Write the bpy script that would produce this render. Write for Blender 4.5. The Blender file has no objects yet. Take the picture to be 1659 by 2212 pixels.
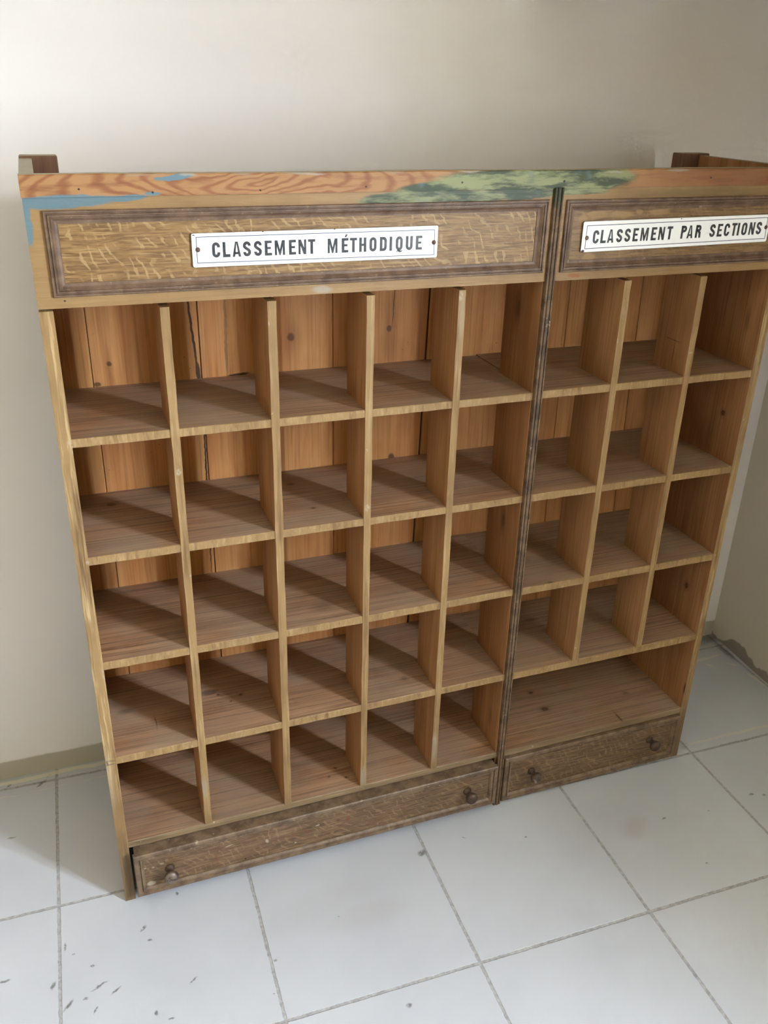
import bpy, bmesh, math, random
from mathutils import Vector, Matrix
random.seed(7)
S = 0.75                      # measured units -> metres
sc = bpy.context.scene
col = sc.collection

# ------------------------------------------------------------------ node helpers
# overall tone of each family of surface (kept in one place)
TONE = {'raw': (.76, .76, .77), 'dusty': (.85, .84, .78), 'pine': (.72, .74, .74), 'ochre': (.51, .475, .435), 'stripped': (.53, .51, .48), 'grained': (.54, .51, .47), 'worn': (.62, .64, .66),
        'brown': (.7, .7, .72), 'drawer': (.86, .84, .84), 'dark': (.7, .7, .7), 'pale': (.7, .72, .74), 'turned': (.9, .9, .9)}
class Mat:
    def __init__(self, name, rough=0.6, spec=0.5):
        self.kind = name.split('_')[0]
        self.m = bpy.data.materials.new(name); self.m.use_nodes = True
        self.t = self.m.node_tree; self.b = self.t.nodes['Principled BSDF']
        self.b.inputs['Roughness'].default_value = rough
        self.b.inputs['Specular IOR Level'].default_value = spec
        self._obj = None; self._c = {}
    def n(self, typ, props=None, **ins):
        nd = self.t.nodes.new(typ)
        for k, v in (props or {}).items(): setattr(nd, k, v)
        for k, v in ins.items():
            key = int(k[1:]) if k[0] == 'i' and k[1:].isdigit() else k.replace('_', ' ')
            self.put(nd.inputs[key], v)
        return nd
    def put(self, sock, v):
        if hasattr(v, 'is_output'): self.t.links.new(v, sock)
        else: sock.default_value = v
    def math(self, op, a, b=0.0, c=0.0, clamp=False):
        nd = self.t.nodes.new('ShaderNodeMath'); nd.operation = op; nd.use_clamp = clamp
        self.put(nd.inputs[0], a); self.put(nd.inputs[1], b); self.put(nd.inputs[2], c)
        return nd.outputs[0]
    def obj(self, rnd=False):
        """object coordinates in measured units, optionally shifted per object"""
        key = ('o', rnd)
        if key in self._c: return self._c[key]
        tc = self.n('ShaderNodeTexCoord')
        v = self.n('ShaderNodeVectorMath', {'operation': 'SCALE'}, i0=tc.outputs['Object'], Scale=1 / S).outputs[0]
        if rnd:
            oi = self.n('ShaderNodeObjectInfo')
            k = self.n('ShaderNodeVectorMath', {'operation': 'SCALE'}, i0=(7.3, 3.1, 5.7), Scale=oi.outputs['Random']).outputs[0]
            v = self.n('ShaderNodeVectorMath', {'operation': 'ADD'}, i0=v, i1=k).outputs[0]
        self._c[key] = v
        return v
    def scale(self, v, s):
        return self.n('ShaderNodeVectorMath', {'operation': 'MULTIPLY'}, i0=v, i1=s).outputs[0]
    def noise(self, v, s=1.0, detail=3.0, rough=.55, dist=0.0):
        nd = self.n('ShaderNodeTexNoise', None, Vector=v, Scale=s, Detail=detail, Roughness=rough, Distortion=dist)
        return nd.outputs['Fac']
    def noisec(self, v, s=1.0, detail=2.0):
        return self.n('ShaderNodeTexNoise', None, Vector=v, Scale=s, Detail=detail).outputs['Color']
    def rng(self, v, a, b, c=0.0, d=1.0, smooth=False):
        nd = self.n('ShaderNodeMapRange', {'clamp': True, 'interpolation_type': 'SMOOTHSTEP' if smooth else 'LINEAR'},
                    Value=v, From_Min=a, From_Max=b, To_Min=c, To_Max=d)
        return nd.outputs[0]
    def mix(self, f, a, b, mode='MIX'):
        nd = self.t.nodes.new('ShaderNodeMix'); nd.data_type = 'RGBA'; nd.blend_type = mode
        self.put(nd.inputs[0], f)
        for i, v in ((6, a), (7, b)):
            if isinstance(v, tuple) and len(v) == 3: v = (*v, 1)
            self.put(nd.inputs[i], v)
        return nd.outputs[2]
    def warp(self, v, s, amt):
        c = self.noisec(v, s, 3.0)
        c = self.n('ShaderNodeVectorMath', {'operation': 'SUBTRACT'}, i0=c, i1=(.5, .5, .5)).outputs[0]
        c = self.n('ShaderNodeVectorMath', {'operation': 'SCALE'}, i0=c, Scale=amt * 2).outputs[0]
        return self.n('ShaderNodeVectorMath', {'operation': 'ADD'}, i0=v, i1=c).outputs[0]
    def sep(self, v):
        return self.n('ShaderNodeSeparateXYZ', None, Vector=v).outputs
    def plane(self, v, axes='xz'):
        s = self.sep(v); i = {'x': 0, 'y': 1, 'z': 2}
        return self.n('ShaderNodeCombineXYZ', None, X=s[i[axes[0]]], Y=s[i[axes[1]]], Z=0.0).outputs[0]
    def blob(self, v2, c, r, ang=0.0, soft=.25):
        """1 inside an ellipse centred at c with radii r"""
        mp = self.n('ShaderNodeMapping', {'vector_type': 'TEXTURE'}, Vector=v2,
                    Location=(c[0], c[1], 0), Rotation=(0, 0, math.radians(ang)), Scale=(r[0], r[1], 1))
        ln = self.n('ShaderNodeVectorMath', {'operation': 'LENGTH'}, i0=mp.outputs[0]).outputs['Value']
        return self.rng(ln, 1 + soft, 1 - soft, 0, 1, True)
    def knots(self, c, lst, colr, amt=.85, soft=.3, ring=True):
        """dark knots and stains at 3-D places: (centre, radii)"""
        v = self.warp(self.obj(False), 45, .003)
        out = None
        for b in lst:
            mp = self.n('ShaderNodeMapping', {'vector_type': 'TEXTURE'}, Vector=v, Location=b[0], Scale=b[1])
            ln = self.n('ShaderNodeVectorMath', {'operation': 'LENGTH'}, i0=mp.outputs[0]).outputs['Value']
            k = self.rng(ln, 1 + soft, 1 - soft, 0, b[2] if len(b) > 2 else 1, True)
            if ring: k = self.math('MAXIMUM', k, self.rng(ln, 2.6, 1.0, 0, .35, True))
            out = k if out is None else self.math('MAXIMUM', out, k)
        return self.mix(self.math('MULTIPLY', out, amt), c, colr)
    def blobs(self, v2, lst, soft=.25):
        out = None
        for b in lst:
            k = self.blob(v2, b[0], b[1], b[2] if len(b) > 2 else 0, soft)
            if len(b) > 3: k = self.math('MULTIPLY', k, b[3])
            out = k if out is None else self.math('MAXIMUM', out, k)
        return out
    def bump(self, h, strength=.3, dist=.002):
        nd = self.n('ShaderNodeBump', None, Strength=strength, Distance=dist, Height=h)
        self.put(self.b.inputs['Normal'], nd.outputs[0])
    def color(self, c):
        if isinstance(c, tuple) and len(c) == 3: c = (*c, 1)
        k = TONE.get(self.kind)
        if k: c = self.mix(1.0, c, k, 'MULTIPLY')
        self.put(self.b.inputs['Base Color'], c)
    def rough(self, v): self.put(self.b.inputs['Roughness'], v)

def lin(r, g, b):
    f = lambda c: (c / 255 / 12.92) if c / 255 <= .04045 else ((c / 255 + .055) / 1.055) ** 2.4
    return (f(r), f(g), f(b))

AX = {'x': (1, 14, 14), 'y': (14, 1, 14), 'z': (14, 14, 1)}

def raw_wood(name, axis, light, mid, dark, dusty=None, dust_amt=0.0, rough=.62, marks=None, axes='xz', fine=.35):
    M = Mat(name, rough, .3)
    v = M.obj(True)
    g = M.scale(M.warp(v, 2.2, .05), AX[axis])
    a = M.noise(g, 1.6, 4, .6, .4)
    c = M.mix(M.rng(a, .36, .66), light, mid)
    b2 = M.noise(M.scale(v, tuple(k * (.3 if k == 1 else 1.3) for k in AX[axis])), 9.0, 3, .6)
    c = M.mix(M.math('MULTIPLY', M.rng(b2, .46, .70), min(1, fine * 1.35)), c, dark)
    big = M.noise(v, 3.0, 2)
    c = M.mix(M.math('MULTIPLY', M.rng(big, .5, .75), .35), c, dark)
    # knots
    vk = M.n('ShaderNodeTexVoronoi', {'feature': 'F1'}, Vector=M.scale(v, {'x': (2.2, 4.5, 4.5), 'y': (4.5, 2.2, 4.5), 'z': (4.5, 4.5, 2.2)}[axis]), Scale=.75, Randomness=1.0).outputs['Distance']
    c = M.mix(M.rng(vk, .055, .03, 0, .85), c, M_KNOT)
    if dusty:
        d = M.rng(M.noise(v, 5.0, 4, .65), .3, .7)
        c = M.mix(M.math('MULTIPLY', d, dust_amt), c, dusty)
    o = M.plane(M.warp(M.obj(False), 60, .003), axes)
    if marks: c = marks(M, c, o)
    M.color(c)
    M.bump(b2, .15, .001)
    return M.m

M_KNOT = lin(78, 48, 28)
OR_L, OR_M, OR_D = lin(214, 158, 98), lin(196, 132, 76), lin(140, 84, 46)

def back_marks(M, c, o):
    k = M.blobs(o, [((.62, 1.507), (.0095, .011)), ((.9035, 1.511), (.007, .009)), ((1.3054, 1.5525), (.006, .02)),
                    ((.144, 1.4714), (.006, .006)), ((.1095, 1.42), (.009, .006)), ((.92, 1.12), (.010, .013))], .3)
    ring = M.blobs(o, [((.62, 1.507), (.026, .05)), ((.9035, 1.50), (.018, .10)), ((.144, 1.44), (.006, .07))], .9)
    c = M.mix(M.math('MULTIPLY', ring, .45), c, lin(132, 78, 42))
    c = M.mix(M.math('MULTIPLY', k, .8), c, lin(84, 54, 34))
    crack = M.blobs(o, [((.3585, 1.53), (.0032, .13), 4), ((.366, 1.43), (.0055, .03), 3), ((.3685, 1.1), (.0025, .3), -1), ((.4445, 1.52), (.004, .13), -1, .5),
                        ((.9165, 1.6), (.0012, .09), -3), ((.47, 1.414), (.032, .0045), 5)], .3)
    c = M.mix(M.math('MULTIPLY', crack, .92), c, lin(48, 34, 26))
    dots = M.n('ShaderNodeTexVoronoi', None, Vector=o, Scale=22.0).outputs['Distance']
    c = M.mix(M.rng(dots, .05, .02, 0, .7), c, lin(70, 40, 24))
    return c

mat_back = raw_wood('raw_pine_back_boards', 'z', OR_L, OR_M, OR_D, marks=back_marks)
def div_marks(M, c, o):
    return M.knots(c, [((1.6395, .072, 1.503), (.01, .030, .0012)), ((1.6395, .060, 1.47), (.01, .0012, .035)), ((.7081, .075, 1.46), (.01, .0014, .05)), ((.7081, .03, 1.47), (.01, .0014, .04)),
                       ((1.166, .1126, 1.61), (.02, .012, .035), .6), ((1.166, .0912, 1.0), (.02, .008, .03), .7), ((.4746, .06, 1.42), (.01, .0014, .04))], lin(84, 50, 30), .75, .4, False)
def side_marks(M, c, o):
    return M.knots(c, [((1.875, .0806, 1.26), (.02, .0075, .009)), ((1.875, .0896, .654), (.02, .007, .012)), ((1.875, .058, 1.548), (.02, .006, .02), .5),
                       ((1.166, .1126, 1.61), (.02, .010, .026), .7), ((1.166, .0912, 1.0), (.02, .007, .022), .7), ((1.166, .06, .32), (.02, .006, .02), .5)], lin(66, 40, 24), .8)
def shelf_marks(M, c, o):
    Z = .012
    return M.knots(c, [((.1034, .2815, 1.1183), (.012, .009, Z)), ((.5847, .2676, 1.1183), (.011, .008, Z)), ((.6025, .1029, 1.1183), (.006, .004, Z)), ((.6237, .0835, .821), (.02, .016, Z), .5), ((.8722, .0824, .5199), (.009, .007, Z), .6),
                       ((.3923, .1611, .5199), (.006, .005, Z)), ((1.3984, .2521, .5183), (.012, .009, Z), .6), ((1.424, .1452, .216), (.014, .010, Z)), ((1.4236, .2421, .216), (.008, .006, Z)), ((1.6409, .0254, .216), (.003, .022, Z)),
                       ((1.7379, .1337, .216), (.008, .006, Z), .6), ((.1448, .1137, .5199), (.0012, .02, Z)), ((.98, .20, .821), (.012, .01, Z), .6), ((.66, .10, .216), (.004, .003, Z)), ((.63, .07, .216), (.004, .003, Z)), ((.68, .05, .216), (.005, .003, Z)),
                       ((.33, .18, .5199), (.004, .003, Z)), ((.36, .14, .5199), (.003, .003, Z)), ((1.2923, .004, .8165), (.008, .006, .012))], lin(70, 48, 34), .8)
mat_div = raw_wood('raw_pine_dividers', 'z', lin(200, 150, 104), lin(180, 130, 86), lin(128, 86, 54), marks=div_marks)
mat_side = raw_wood('raw_pine_side_boards', 'z', lin(194, 142, 96), lin(168, 118, 76), lin(116, 74, 46), marks=side_marks)
mat_shelf = raw_wood('dusty_pine_shelves', 'x', lin(182, 142, 112), lin(158, 116, 88), lin(104, 70, 50), lin(160, 148, 136), .6, .5, marks=shelf_marks, fine=.7)
mat_under = raw_wood('pine_undersides', 'x', OR_L, OR_M, OR_D)

# painted ochre edges with the comb marks of a grainer
def ochre(name, axis, base, light, dark, amt=.5, marks=None, rnd=True):
    M = Mat(name, .5, .4)
    v = M.obj(rnd)
    st = {'x': (2, 60, 60), 'z': (50, 50, 2.2), 'n': (46, 30, 10)}[axis]
    a = M.noise(M.scale(M.warp(v, 9, .006), st), 2.6, 3, .6)
    c = M.mix(M.math('MULTIPLY', M.rng(a, .5, .68), amt), base, light)
    b = M.noise(M.scale(v, st), 1.4, 3, .7)
    c = M.mix(M.math('MULTIPLY', M.rng(b, .52, .72), amt), c, dark)
    g = M.noise(v, 6, 3)
    c = M.mix(M.math('MULTIPLY', M.rng(g, .48, .72), .45), c, dark)
    sp = M.noise(v, 55, 2)
    c = M.mix(M.rng(sp, .73, .78, 0, .75), c, lin(226, 212, 186))
    if marks: c = marks(M, c, M.plane(M.warp(M.obj(False), 25, .006), 'xz'))
    M.color(c); M.bump(a, .35, .0012)
    return M.m
OC, OCL, OCD = lin(192, 158, 108), lin(222, 192, 142), lin(140, 106, 66)
def edge_marks(M, c, o):
    s_ = M.sep(M.obj(False))
    low = M.rng(M.math('ADD', s_[2], M.math('MULTIPLY', M.noise(M.obj(False), 12, 3), .12)), .36, .18, 0, .75)
    c = M.mix(low, c, lin(128, 106, 82))
    chips = M.blobs(o, [((1.4068, 1.5362), (.002, .006)), ((1.648, 1.4842), (.006, .003)), ((.7159, 1.1477), (.006, .009)), ((.0232, 1.4068), (.006, .005)), ((.0265, 1.39), (.004, .008)), ((.2513, 1.3081), (.007, .008)), ((.4754, 1.6427), (.003, .005)),
                        ((.9467, 1.6757), (.006, .012)), ((.0269, .7841), (.003, .018)), ((.0245, 1.1081), (.004, .005)), ((1.868, 1.1231), (.003, .006)), ((1.8835, 1.2681), (.002, .005)), ((1.8827, .8129), (.004, .004)), ((1.6049, .9151), (.003, .004)), ((1.41, .565), (.003, .004))], .4)
    c = M.mix(M.math('MULTIPLY', chips, M.rng(M.noise(M.obj(False), 150, 2), .35, .6, .1, .85)), c, lin(222, 210, 186))
    pale = M.blobs(o, [((.2475, .35), (.009, .035)), ((.7172, .255), (.009, .035)), ((.9457, .30), (.009, .05)), ((.006, .45), (.008, .10), 0, .6), ((.949, 1.62), (.008, .05), 0, .5)], .5)
    c = M.mix(M.math('MULTIPLY', pale, .6), c, lin(196, 184, 166))
    ink = M.blobs(o, [((.011, .5035), (.014, .0016), 3), ((.013, .515), (.012, .0013), -4), ((.004, .509), (.002, .008), 20)], .4)
    return M.mix(M.math('MULTIPLY', ink, .7), c, lin(84, 78, 84))
mat_edge_v = ochre('ochre_paint_vertical_edges', 'z', OC, OCL, OCD, .85, edge_marks)
mat_edge_s = ochre('ochre_paint_stile_edges', 'z', OC, lin(240, 212, 160), lin(112, 80, 46), 1.0, edge_marks)
mat_edge_h = ochre('ochre_paint_shelf_edges', 'n', OC, OCL, OCD, .7, edge_marks)
mat_edge_low = ochre('worn_ochre_lower_edge', 'x', lin(160, 132, 98), lin(196, 172, 136), lin(104, 82, 58), .6)

def paint_marks(M, c, o):
    blue = M.blobs(o, [((.07, 1.9065), (.105, .0125), 1.5), ((.19, 1.911), (.045, .0065), 4), ((.004, 1.893), (.008, .02)), ((.0035, 1.856), (.0085, .031), 0),
                       ((.247, 1.9195), (.017, .0035)), ((.296, 1.9505), (.032, .0055), 3), ((.262, 1.9475), (.012, .003))], .18)
    c = M.mix(M.math('MULTIPLY', blue, .95), c, lin(118, 156, 176))
    tone = M.noise(M.scale(o, (6, 30, 1)), 1.3, 4, .65)
    gcol = M.mix(M.rng(tone, .44, .58), lin(66, 92, 72), lin(170, 182, 134))
    gcol = M.mix(M.rng(M.noise(o, 14, 2), .6, .72, 0, .7), gcol, lin(112, 146, 160))
    green = M.blobs(o, [((.78, 1.898), (.095, .0165), 2), ((.93, 1.901), (.14, .0135), 1), ((1.09, 1.9035), (.085, .0115)), ((1.235, 1.9075), (.085, .0075), 1),
                        ((.90, 1.925), (.13, .014), 4), ((1.10, 1.935), (.235, .026)), ((1.28, 1.94), (.11, .022)), ((1.20, 1.926), (.17, .018))], .16)
    c = M.mix(M.math('MULTIPLY', green, .93), c, gcol)
    olive = M.blobs(o, [((1.86, 1.893), (.07, .02)), ((1.62, 1.90), (.16, .012))], .8)
    c = M.mix(M.math('MULTIPLY', olive, .45), c, lin(106, 98, 50))
    pale = M.blobs(o, [((.60, 1.709), (.022, .008)), ((.57, 1.9545), (.035, .0025)), ((.32, 1.9545), (.016, .003)), ((1.51, 1.9535), (.03, .003)), ((1.33, 1.951), (.02, .003)),
                       ((.95, 1.9555), (.03, .002))], .4)
    c = M.mix(M.math('MULTIPLY', pale, .7), c, lin(206, 198, 186))
    bare = M.blobs(o, [((1.248, 1.711), (.016, .0045)), ((1.262, 1.709), (.006, .003))], .4)
    c = M.mix(M.math('MULTIPLY', bare, .9), c, lin(190, 116, 60))
    nails = M.blobs(o, [((.106, 1.9295), (.0022, .002)), ((.247, 1.9225), (.0022, .002)), ((.467, 1.924), (.0022, .002)), ((.703, 1.926), (.0022, .002)),
                        ((.932, 1.932), (.0022, .002)), ((1.195, 1.931), (.0032, .003)), ((1.612, 1.934), (.0026, .002)), ((.0535, 1.714), (.002, .0015))], .4)
    return M.mix(nails, c, lin(40, 26, 20))

def header_frame():
    return ochre('ochre_header_frame', 'x', lin(190, 154, 104), lin(212, 180, 130), lin(146, 112, 70), .4, paint_marks, False)
mat_hframe = header_frame()

def top_rail_mat():
    M = Mat('stripped_pine_top_rail', .55, .35)
    v = M.obj(False)
    w = M.warp(v, 5.0, .05)
    p = M.plane(w, 'xz')
    rings = M.n('ShaderNodeTexWave', {'wave_type': 'RINGS', 'rings_direction': 'SPHERICAL'}, Vector=M.n('ShaderNodeVectorMath', {'operation': 'SUBTRACT'}, i0=M.scale(p, (1.0, 5.5, 1)), i1=(.47, 10.65, 0)).outputs[0],
                Scale=6.0, Distortion=3.5, Detail=3.0, Detail_Scale=1.2).outputs['Fac']
    rings = M.math('MULTIPLY', rings, M.rng(M.sep(v)[0], 1.25, .75, .35, 1.0))
    c = M.mix(M.rng(rings, .45, 1.0), lin(206, 154, 104), lin(172, 112, 72))
    n2 = M.noise(M.scale(v, (5, 40, 40)), 2.0, 4, .6)
    c = M.mix(M.rng(n2, .5, .7, 0, .6), c, lin(146, 86, 54))
    big = M.blobs(p, [((1.75, 1.935), (.28, .05))], .6)
    c = M.mix(M.math('MULTIPLY', big, .55), c, lin(150, 88, 54))
    topd = M.rng(M.noise(M.scale(v, (8, 30, 60)), 1.0, 3), .55, .66, 0, .7)
    hi = M.rng(M.sep(v)[2], 1.949, 1.9545)
    c = M.mix(M.math('MULTIPLY', topd, hi), c, lin(200, 180, 156))
    c = paint_marks(M, c, M.plane(M.warp(v, 25, .006), 'xz'))
    M.color(c); M.bump(n2, .2, .001)
    return M.m
mat_rail = top_rail_mat()

def oak_grained(name, base, light, dark, wear=0.0, marks=None, fig=1.0):
    """painted imitation oak: horizontal streaks with pale wiggling figure"""
    M = Mat(name, .48, .45)
    v = M.obj(False)
    st = M.noise(M.scale(M.warp(v, 7, .01), (9, 140, 140)), 1.5, 4, .65)
    c = M.mix(M.rng(st, .42, .62), base, dark)
    c = M.mix(M.rng(M.noise(M.scale(v, (6, 120, 120)), 2.0, 3, .6), .52, .66, 0, .6), c, light)
    # figure: bands crossing the streaks, curved by a slow warp and broken up
    w = M.warp(v, 3.4, .10)
    p = M.plane(w, 'xz')
    mp = M.n('ShaderNodeMapping', None, Vector=p, Rotation=(0, 0, math.radians(-32)))
    wv = M.n('ShaderNodeTexWave', {'wave_type': 'BANDS', 'bands_direction': 'X', 'wave_profile': 'SIN'}, Vector=mp.outputs[0],
             Scale=15.0, Distortion=4.0, Detail=2.0, Detail_Scale=2.5, Detail_Roughness=.6).outputs['Fac']
    br = M.rng(M.noise(M.scale(v, (10, 26, 26)), 1.8, 2), .44, .56)
    f = M.math('MULTIPLY', M.rng(wv, .80, .93), br)
    f = M.math('MULTIPLY', f, .62 * fig)
    c = M.mix(f, c, light)
    blob = M.rng(M.noise(v, 9, 3), .5, .7, 0, .4)
    c = M.mix(blob, c, dark)
    if wear:
        sp = M.noise(M.scale(v, (1, 1, 2)), 40, 3, .6)
        c = M.mix(M.rng(sp, .66, .74, 0, wear), c, lin(190, 172, 148))
    if marks: c = marks(M, c, M.plane(M.warp(v, 40, .003), 'xz'))
    M.color(c); M.bump(M.math('ADD', st, M.math('MULTIPLY', f, .6)), .35, .0012)
    return M.m

mat_panel = oak_grained('grained_header_panel', lin(176, 138, 86), lin(218, 186, 132), lin(130, 94, 52))
def patch_marks(M, c, o):
    k = M.blobs(o, [((1.262, 1.845), (.012, .01)), ((1.30, 1.853), (.03, .008)), ((1.37, 1.852), (.035, .009)), ((1.42, 1.857), (.01, .006)), ((1.29, 1.752), (.018, .009)),
                    ((1.31, 1.735), (.02, .006)), ((1.48, 1.855), (.03, .006))], .3)
    return M.mix(M.math('MULTIPLY', k, .6), c, lin(206, 168, 112))
mat_panel2 = oak_grained('grained_header_panel_worn', lin(172, 136, 90), lin(196, 164, 116), lin(130, 98, 62), .3, patch_marks, .45)

def drawer_marks(M, c, o):
    wht = M.blobs(o, [((.412, .118), (.0042, .007), 15), ((.566, .129), (.0065, .0025), 8), ((.497, .0835), (.004, .0025)), ((.085, .128), (.004, .002)), ((.11, .135), (.006, .002)), ((.062, .133), (.004, .002)),
                      ((.075, .07), (.012, .009)), ((.30, .137), (.012, .002), 6), ((.15, .052), (.02, .0015))], .3)
    c = M.mix(M.math('MULTIPLY', wht, .85), c, lin(214, 204, 186))
    red = M.blobs(o, [((.262, .098), (.004, .022), 10), ((.49, .115), (.0035, .013), 10), ((.53, .115), (.004, .012), 20), ((.66, .125), (.006, .01))], .5)
    c = M.mix(M.math('MULTIPLY', red, .4), c, lin(150, 60, 48))
    ink = M.blobs(o, [((.345, .07), (.0025, .003)), ((.63, .128), (.005, .004), 0, .5)], .4)
    return M.mix(ink, c, lin(44, 26, 22))
mat_drawer = oak_grained('grained_drawer_front', lin(148, 118, 88), lin(182, 154, 120), lin(104, 80, 58), .55, drawer_marks, .9)

def moulding(name, base, dark, light, chips=.6):
    M = Mat(name, .5, .4)
    v = M.obj(False)
    a = M.noise(M.scale(v, (20, 20, 20)), 1.5, 4, .6)
    c = M.mix(M.rng(a, .4, .65), base, dark)
    s = M.noise(v, 85, 3, .6)
    c = M.mix(M.rng(s, .64, .72, 0, chips), c, light)
    sp = M.noise(M.scale(v, (1, 1, 1)), 26, 4, .7)
    c = M.mix(M.rng(sp, .66, .70, 0, chips), c, lin(196, 180, 160))
    if 'strip' in name:
        z = M.sep(v)[2]
        nz = M.math('ADD', z, M.math('MULTIPLY', M.math('SUBTRACT', M.noise(v, 30, 2), .5), .03))
        c = M.mix(M.rng(nz, 1.87, 1.89, 0, .85), c, lin(52, 62, 40))
    M.color(c); M.bump(a, .2, .001)
    return M.m
mat_mould = moulding('brown_painted_moulding', lin(132, 104, 82), lin(96, 72, 56), lin(176, 146, 108), .5)
mat_strip = moulding('dark_reeded_strip', lin(132, 104, 78), lin(84, 66, 50), lin(170, 142, 106), .7)
mat_dmould = moulding('drawer_moulding_paint', lin(126, 104, 82), lin(88, 70, 56), lin(166, 142, 112), .5)
mat_dark = moulding('dark_wood_gap', lin(58, 44, 32), lin(34, 26, 20), lin(70, 54, 40), 0)
mat_knob = moulding('turned_brown_knob_wood', lin(84, 64, 50), lin(52, 40, 32), lin(120, 98, 80), .35)
mat_pale = ochre('pale_paint_top_edge', 'n', lin(186, 170, 138), lin(206, 190, 160), lin(140, 118, 84), .3)
mat_post = raw_wood('brown_corner_post', 'z', lin(150, 112, 88), lin(132, 94, 72), lin(96, 64, 48))

def enamel():
    M = Mat('white_enamel', .18, .5)
    v = M.obj(False)
    n = M.noise(v, 8, 2)
    c = M.mix(n, lin(240, 242, 244), lin(248, 249, 250))
    o = M.plane(M.warp(v, 80, .001), 'xz')
    rust = M.blobs(o, [((1.2665, 1.7685), (.0045, .0035)), ((1.545, 1.838), (.0018, .0012)), ((1.2745, 1.7955), (.008, .005), 0, .15), ((.3225, 1.836), (.003, .001)), ((.47, 1.8393), (.002, .0012)), ((.63, 1.8394), (.002, .0012)), ((.8682, 1.7975), (.0012, .002), 0, .5)], .3)
    c = M.mix(rust, c, lin(70, 56, 58))
    M.color(c)
    M.b.inputs['Coat Weight'].default_value = .5
    M.b.inputs['Coat Roughness'].default_value = .08
    return M.m
mat_enamel = enamel()
def plain(name, c, rough=.5, metal=0.0, spec=.5, nz=.12):
    M = Mat(name, rough, spec); M.b.inputs['Metallic'].default_value = metal
    n = M.noise(M.obj(True), 40, 3)
    M.color(M.mix(M.rng(n, .35, .7, 0, 1), c, tuple(x * (1 - nz) for x in c)))
    return M.m
def ink_mat():
    M = Mat('black_enamel_letters', .3, .5); v = M.obj(False)
    M.color(M.mix(M.rng(M.noise(v, 120, 3), .4, .75), lin(46, 48, 54), lin(74, 76, 80)))
    return M.m
mat_ink = ink_mat()
mat_line = plain('blue_black_border', lin(44, 50, 82), .35)
mat_rusty = plain('rusty_iron', lin(96, 68, 58), .6, .3)
mat_plate_edge = plain('rusted_plate_edge', lin(96, 66, 54), .7)

# ------------------------------------------------------------------ mesh helpers
def link(name, bm, mats, parent=None, smooth=False, origin=(0, 0, 0)):
    bmesh.ops.recalc_face_normals(bm, faces=bm.faces)
    o3 = Vector(origin)
    for v in bm.verts: v.co = (v.co - o3) * S
    me = bpy.data.meshes.new(name); bm.to_mesh(me); bm.free()
    for m in (mats if isinstance(mats, (list, tuple)) else [mats]): me.materials.append(m)
    if smooth:
        for p in me.polygons: p.use_smooth = True
    ob = bpy.data.objects.new(name, me); col.objects.link(ob)
    ob.location = o3 * S
    if parent is not None:
        ob.parent = parent
        ob.location = (o3 * S) - Vector(parent.get('_abs', (0, 0, 0)))
    ob['_abs'] = tuple(o3 * S)
    return ob
def bx(bm, x0, x1, y0, y1, z0, z1, fm=None, bev=0.0):
    """box; fm maps 'f' front(-y) 't' top 'b' bottom 's' sides 'k' back to material slots"""
    vs = [bm.verts.new(p) for p in ((x0, y0, z0), (x1, y0, z0), (x1, y1, z0), (x0, y1, z0), (x0, y0, z1), (x1, y0, z1), (x1, y1, z1), (x0, y1, z1))]
    fs = {}
    for k, idx in (('b', (3, 2, 1, 0)), ('t', (4, 5, 6, 7)), ('f', (0, 1, 5, 4)), ('k', (2, 3, 7, 6)), ('l', (3, 0, 4, 7)), ('r', (1, 2, 6, 5))):
        f = bm.faces.new([vs[i] for i in idx]); fs[k] = f
        if fm: f.material_index = fm.get(k, fm.get('s', 0))
    if bev:
        es = list({e for f in fs.values() for e in f.edges})
        bmesh.ops.bevel(bm, geom=es, offset=bev, segments=1, affect='EDGES', profile=.5)
    return fs
def prism(bm, poly, a0, a1, axis='x', fm=None):
    """extrude polygon along axis; poly holds the two other coordinates in order"""
    def P(p, a):
        return {'x': (a, p[0], p[1]), 'y': (p[0], a, p[1]), 'z': (p[0], p[1], a)}[axis]
    A = [bm.verts.new(P(p, a0)) for p in poly]; B = [bm.verts.new(P(p, a1)) for p in poly]
    bm.faces.new(A); bm.faces.new(B[::-1])
    n = len(poly)
    for i in range(n):
        f = bm.faces.new((A[i], B[i], B[(i + 1) % n], A[(i + 1) % n]))
        if fm: f.material_index = fm[i]
def ring(bm, x0, x1, z0, z1, prof, closed_back=None):
    """mitred frame: prof = [(inset, y)] swept round the rectangle"""
    loops = []
    for d, y in prof:
        loops.append([bm.verts.new(p) for p in ((x0 + d, y, z0 + d), (x1 - d, y, z0 + d), (x1 - d, y, z1 - d), (x0 + d, y, z1 - d))])
    for a, b in zip(loops, loops[1:]):
        for i in range(4):
            bm.faces.new((a[i], a[(i + 1) % 4], b[(i + 1) % 4], b[i]))
    return loops
def lathe(bm, c, prof, seg=24, axis='-y'):
    rings = []
    for r, h in prof:
        rings.append([bm.verts.new((c[0] + r * math.cos(t), c[1] - h, c[2] + r * math.sin(t))) for t in [2 * math.pi * i / seg for i in range(seg)]])
    for a, b in zip(rings, rings[1:]):
        for i in range(seg): bm.faces.new((a[i], a[(i + 1) % seg], b[(i + 1) % seg], b[i]))
    bm.faces.new(rings[-1]); bm.faces.new(rings[0][::-1])
def wobble(bm, amt, cuts=0):
    for v in bm.verts:
        v.co += Vector((random.uniform(-amt, amt), random.uniform(-amt, amt), random.uniform(-amt, amt)))

# ------------------------------------------------------------------ the cabinet
cab = bpy.data.objects.new('pigeonhole_cabinet', None); col.objects.link(cab)
cab['label'] = 'worn wooden pigeonhole cabinet with two white enamel signs and two low drawers'
cab['category'] = 'cabinet'

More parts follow.
